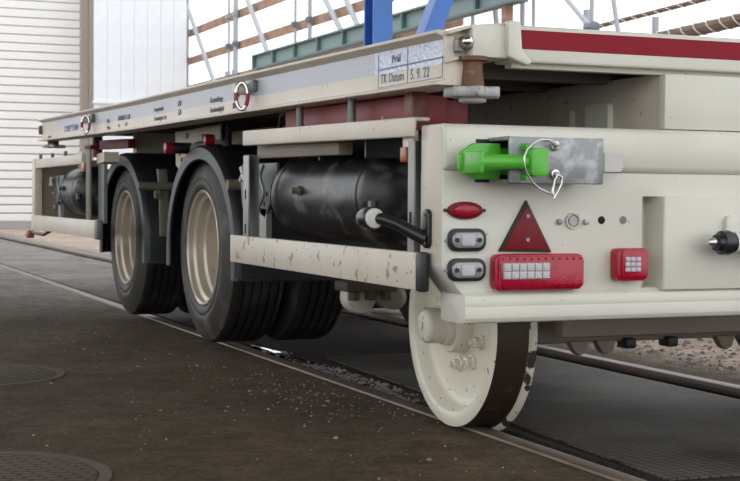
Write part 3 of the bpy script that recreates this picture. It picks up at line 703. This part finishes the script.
def hinge(y):
    pts = [(y+.02, .93), (y+.50, .93), (y+.52, .86), (y+.50, .76), (y+.44, .69), (y+.36, .67), (y+.30, .72), (y+.24, .72), (y+.18, .70), (y+.12, .76), (y+.10, .84), (y+.03, .88)]
    h = MB().prism(pts, 'x', -1.125, -1.113).build('hinge_plate', 'zinc_plate', T, bevel=0.002)
    for i in range(7):
        t = math.radians(195 + i*24); MB().cyl('x', (0, y+.31+.17*math.cos(t)*.95, .83+.11*math.sin(t)), .011, -1.1265, -1.1245, 10).build('hole', 'dark_hole', h)
    MB().tube([(-1.128, y+.19+.035*math.sin(i*.62)+.004*i, .92-.0155*i) for i in range(13)], .007, 6).build('rib', 'galv_dull', h)
    for (a, b) in ((y+.40, .80), (y+.37, .70)): MB().cyl('x', (0, a, b), .018, -1.14, -1.125, 12).build('bolt', 'galv_dull', h, bevel=0.003)
    MB().tube([(-1.145, y+.38, .915), (-1.15, y+.44, .86)], .011, 6).build('clip', 'cream_side', h)
    MB().tube([(-1.145, y+.44, .915), (-1.15, y+.38, .86)], .011, 6).build('clip', 'cream_side', h)
    MB().box(-1.125, -1.10, y+.16, y+.25, .55, .74).build('leg', 'galv_dull', h)
hinge(5.42); hinge(10.16)
# forward box
bar2 = MB().prism([(8.43, .532), (10.78, .532), (10.78, .638), (8.43, .638)], 'x', -1.262, -1.235).build('side_guard_bar', 'cream_side', T, bevel=0.004)
MB().box(-1.264, -1.225, 8.36, 8.43, .525, .64).build('end_cap', 'zinc_plate', bar2, bevel=0.006)
MB().box(-1.255, -1.20, 10.66, 10.78, .638, 1.055).build('frame_post', 'cream_side', T, bevel=0.004)
MB().box(-1.25, -1.20, 8.9, 10.66, .985, 1.050).build('frame_rail', 'cream_side', T, bevel=0.004)
MB().box(-1.20, -0.7, 10.70, 10.78, .60, 1.055).build('frame_panel', 'underside', T, bevel=0.004)
MB().box(-1.252, -1.24, 8.62, 8.74, .60, 1.07).build('post', 'dust_steel', T, bevel=0.002)
MB().prism([(8.40, .99), (8.62, .98), (8.62, 1.04), (8.40, 1.05)], 'x', -1.21, -1.12).build('frame_rail', 'cream_dusty', T)
MB().box(-1.262, -1.25, 8.76, 8.86, .935, .995).build('side_reflector', 'amber', T, bevel=0.006)
MB().box(-1.20, -1.18, 8.45, 8.62, .62, .98).build('hinge_plate', 'zinc_plate', T)
for y in (9.6, 10.1, 10.6): MB().cyl('z', (-1.22, y, 0), .012, 1.05, 1.085, 6).build('bolt', 'zinc_plate', T)
MB().tube([(-1.2, 10.2, .54), (-1.24, 10.35, .50), (-1.26, 10.6, .505), (-1.27, 10.70, .51)], .012, 8).build('cable', 'black', T)
MB().box(-1.30, -1.25, 10.70, 10.80, .465, .525).build('side_reflector', 'amber', T, bevel=0.006)

# ================================================================ road wheels and mudguards
TZ, TR = .52, .498
def road_wheel(y):
    w = empty('road_wheel', (-.6, y, TZ), T)
    for k, (xo, xi) in enumerate(((-.955, -.640), (-.600, -.285))):
        W = xi - xo; c = (0, y, TZ)
        side = lambda x, s: [(x+s*.012, .298), (x+s*.004, .310), (x-s*.006, .325), (x-s*.008, .352), (x-s*.004, .356), (x-s*.006, .362), (x-s*.008, .395), (x-s*.003, .400), (x-s*.004, .420), (x+s*.002, .426), (x+s*.006, .452), (x+s*.013, .458), (x+s*.018, .474), (x+s*.030, .488)]
        MB().lathe(side(xo, 1), 'x', c, 72, cap=False).build('sidewall', 'sidewall', w, ang=50)
        MB().lathe(side(xi, -1), 'x', c, 72, cap=False).build('sidewall', 'sidewall', w, ang=50)
        tp = [(xo+.030, .488)]
        n = 5; a0, a1 = xo+.045, xi-.045; step = (a1-a0)/n
        tp.append((a0, .4955))
        for i in range(n):
            x0 = a0+i*step
            tp += [(x0+step*.10, TR-.0015), (x0+step*.78, TR-.001), (x0+step*.80, TR-.014), (x0+step*.98, TR-.014)]
        tp += [(a1, .4955), (xi-.030, .488)]
        MB().lathe(tp, 'x', c, 72, cap=False).build('tread', 'black_rubber', w, ang=30)
        if k == 0: rp = [(xo+.012, .300), (xo+.002, .303), (xo-.002, .297), (xo+.006, .288), (xo+.030, .284), (xo+.042, .266), (xo+.080, .262), (xo+.092, .244), (xo+.160, .240), (xo+.175, .226), (xo+.225, .224), (xo+.240, .206), (xo+.246, .14), (xo+.225, .11), (xo+.222, 0)]
        else: rp = [(xo+.012, .300), (xo+.012, .285), (xo+.12, .25), (xi-.08, .25), (xi-.012, .285), (xi-.012, .300)]
        rim = MB().lathe(rp, 'x', c, 64, cap=False).build('rim', 'rim', w, ang=35)
        if k == 0:
            MB().tube([(xo+.10, y-.235, TZ-.02), (xo+.03, y-.228, TZ-.02)], .006, 8).build('valve', 'steel', w)
    # the wheel pair on the far side
    return w
def mudguard(y):
    path = [(.548, -.115, 1, 0), (.546, -.03, 1, 0)]
    ca, sa, sb = -.118, .664, .540                      # egg-shaped arch, longer behind the wheel
    for i in range(33):
        t = math.radians(3 + i*174/32)
        ny, nz = math.cos(t)/sa, math.sin(t)/sb; L = math.hypot(ny, nz)
        path.append((ca + sa*math.cos(t), sb*math.sin(t), ny/L, nz/L))
    path += [(-.780, -.05, -1, 0), (-.778, -.13, -1, 0)]
    # profile: (x, radial offset)
    pr = [(-1.005, -.085), (-1.012, -.078), (-1.012, -.020), (-.995, -.004), (-.975, 0), (-.24, 0), (-.24, -.010), (-.972, -.012), (-.992, -.022), (-.995, -.080)]
    mb = MB(); k = len(pr); vs = []
    for (py, pz, ny, nz) in path:
        for (x, ro) in pr: vs.append((x, y + py + ny*ro, TZ + pz + nz*ro))
    n = len(path)
    fs = [(j*k+i, j*k+(i+1) % k, (j+1)*k+(i+1) % k, (j+1)*k+i) for j in range(n-1) for i in range(k)]
    fs += [tuple(range(k)), tuple((n-1)*k + i for i in range(k-1, -1, -1))]
    mg = mb.add(vs, fs).build('mudguard', 'mudguard', T, ang=40)
    ex, ez = path[-1][0], path[-1][1]
    MB().prism([(y+ex-.006, TZ+ez-.004), (y+ex+.02, TZ+ez-.004), (y+ex+.02, TZ+ez+.012), (y+ex-.006, TZ+ez+.012)], 'x', -1.005, -.24).build('hem', 'mudguard', mg, bevel=0.004)
    # holder: tube and strap bracket on the rear flank
    MB().tube([(-1.06, y-.80, .845), (-.2, y-.80, .845)], .026, 14).build('holder_tube', 'dust_steel', mg)
    br = MB()
    br.prism([(y-.71, .95), (y-.76, .945), (y-.80, .80), (y-.815, .55), (y-.785, .55), (y-.77, .80)], 'x', -.93, -.875)
    br.build('holder_strap', 'dust_steel', mg, bevel=0.004)
    MB().cyl('y', (-.90, 0, .575), .014, y-.832, y-.815, 6).build('bolt', 'dust_steel', mg)
    MB().cyl('x', (0, y-.80, .80), .03, -.96, -.93, 6).build('clamp_nut', 'dust_steel', mg)
    return mg
WY = (7.156, 8.964)
for y in WY:
    w = road_wheel(y); mudguard(y)
    MB().tube([(-.65, y, TZ), (.65, y, TZ)], .07, 16).build('axle', 'underside', T)
# right-hand wheel pairs: copies of the left ones
for w in [o for o in T.children if o.name.startswith('road_wheel')]:
    copy_tree(w, (1.24, 0, 0), T)
for y in WY:
    for x in (-.55, .55):
        MB().box(x-.06, x+.06, y-.5, y+.5, .60, .68).build('spring_arm', 'underside', T, bevel=0.01)
# control panel plate between the mudguards and the deck
cpn = MB().prism([(7.68, .96), (7.70, 1.145), (6.83, 1.15), (6.83, 1.075), (7.28, 1.075), (7.50, 1.0), (7.60, .93)], 'x', -.96, -.95).build('control_panel', 'cream_dusty', T, bevel=0.002)
MB().cyl('x', (0, 7.36, 1.045), .030, -1.06, -.96, 16).build('valve', 'black', cpn, bevel=0.004)
MB().cyl('x', (0, 7.36, 1.045), .031, -1.105, -1.06, 16).build('knob', 'red_valve', cpn, bevel=0.006)
MB().box(-1.0, -.96, 6.98, 7.25, 1.0, 1.06).build('valve', 'zinc_plate', cpn, bevel=0.01)
MB().cyl('x', (0, 6.93, 1.075), .03, -1.01, -.96, 14).build('knob', 'red_valve', cpn, bevel=0.005)
MB().box(-.99, -.96, 7.05, 7.13, 1.07, 1.11).build('fitting', 'galv_dull', cpn, bevel=0.008)
MB().box(-.965, -.96, 7.42, 7.47, 1.10, 1.13).build('label_plate', 'black', cpn)
MB().box(-.965, -.96, 7.58, 7.62, 1.01, 1.045).build('label_plate', 'zinc_plate', cpn)
MB().box(-.97, -.96, 7.53, 7.57, .975, 1.0).build('reflector', 'amber', cpn)
MB().tube([(-.9, 6.90, 1.0), (-.9, 6.90, 1.16)], .025, 10).build('air_bag_mount', 'black', T)
MB().tube([(-1.02, 5.62, 1.15), (-1.0, 5.75, 1.14), (-.98, 5.83, 1.08), (-.97, 5.85, .98)], .012, 8).build('air_hose', 'black', T)
MB().box(-.6, -.5, 5.6, 6.6, .93, 1.16).build('hanger_plate', 'cream', T)

# ================================================================ rail wheel and its axle
WC = (0, 4.416, .350)
def rail_wheel(k):
    rw = empty('rail_wheel', (-.75*k, 4.416, .35), T)
    def L(prof, n): return MB().lathe([(a*k, r) for a, r in prof], 'x', WC, n, cap=False)
    L([(-.835, .352), (-.838, .347), (-.838, .306), (-.834, .300), (-.800, .288), (-.788, .278), (-.782, .255), (-.780, .20), (-.782, .110), (-.79, .10), (-.79, 0)], 80).build('disc', 'wheel_paint', rw, ang=40)
    L([(-.835, .352), (-.80, .3525), (-.748, .353), (-.730, .358), (-.725, .366)], 80).build('tread', 'tread_rust', rw, ang=40)
    L([(-.725, .366), (-.720, .378), (-.711, .384), (-.702, .381), (-.697, .370), (-.697, .12), (-.72, .12)], 80).build('flange', 'flange_mat', rw, ang=40)
    L([(-.79, .098), (-.838, .096), (-.846, .09), (-.846, .07), (-.872, .068), (-.874, .060)], 40).build('bearing_ring', 'wheel_paint', rw, ang=35)
    L([(-.850, .062), (-.862, .062), (-.924, .061), (-.936, .055), (-.940, .044), (-.942, 0)], 40).build('hub_cap', 'wheel_paint', rw, ang=45)
    for i in range(6):
        t = math.radians((200, 240, 280, 20, 60, 100)[i]); y_, z_ = WC[1] + .143*math.cos(t), WC[2] + .143*math.sin(t)
        MB().lathe([(a*k, r) for a, r in ((-.778, .027), (-.790, .027), (-.7905, .019), (-.812, .019), (-.814, .010), (-.826, .010), (-.826, 0))], 'x', (0, y_, z_), 8, cap=False).build('bolt', 'wheel_paint', rw, ang=30)
    return rw
rw = rail_wheel(1); rail_wheel(-1)
text('casting_mark', '2', .045, (-.9435, 4.428, .335), RX, UZ, 'cream_dusty', rw)

ax = MB().box(-.66, .66, 4.36, 4.47, .276, .37).build('axle_beam', 'underside', T, bevel=0.012)
for x in (-.36, -.25, .27, .37):
    MB().prism([(x-.04, .285), (x+.045, .285), (x+.03, .245), (x+.005, .232), (x-.015, .245)], 'y', 4.34, 4.38).build('gusset', 'underside', ax, bevel=0.004)
for x in (-.15, .03): MB().box(x-.02, x+.025, 4.33, 4.40, .252, .29).build('drain_fitting', 'black', ax, bevel=0.008)
MB().box(-.62, -.45, 4.2, 4.6, .37, .60).build('wheel_carrier', 'cream_dusty', T, bevel=0.01)
MB().box(.45, .62, 4.2, 4.6, .37, .60).build('wheel_carrier', 'cream_dusty', T, bevel=0.01)
MB().box(-.60, .60, 4.05, 4.12, .33, .44).build('carrier_tube', 'underside', T, bevel=0.012)
# spring clamp seen below the side bar
scp = MB().box(-.65, -.40, 5.86, 6.02, .365, .41).build('spring_clamp', 'clamp', T, bevel=0.006)
for x in (-.60, -.52, -.44):
    MB().cyl('z', (x, 5.90, 0), .028, .325, .366, 6).build('nut', 'clamp', scp, bevel=0.004)
MB().cyl('y', (-.52, 0, .33), .075, 6.0, 6.10, 28).build('brake_drum', 'cream_side', scp, bevel=0.01)
MB().lathe([(5.9, .03), (5.92, .06), (6.05, .06), (6.07, .03)], 'y', (-.39, 0, .335), 20).build('brake_chamber', 'underside', scp)
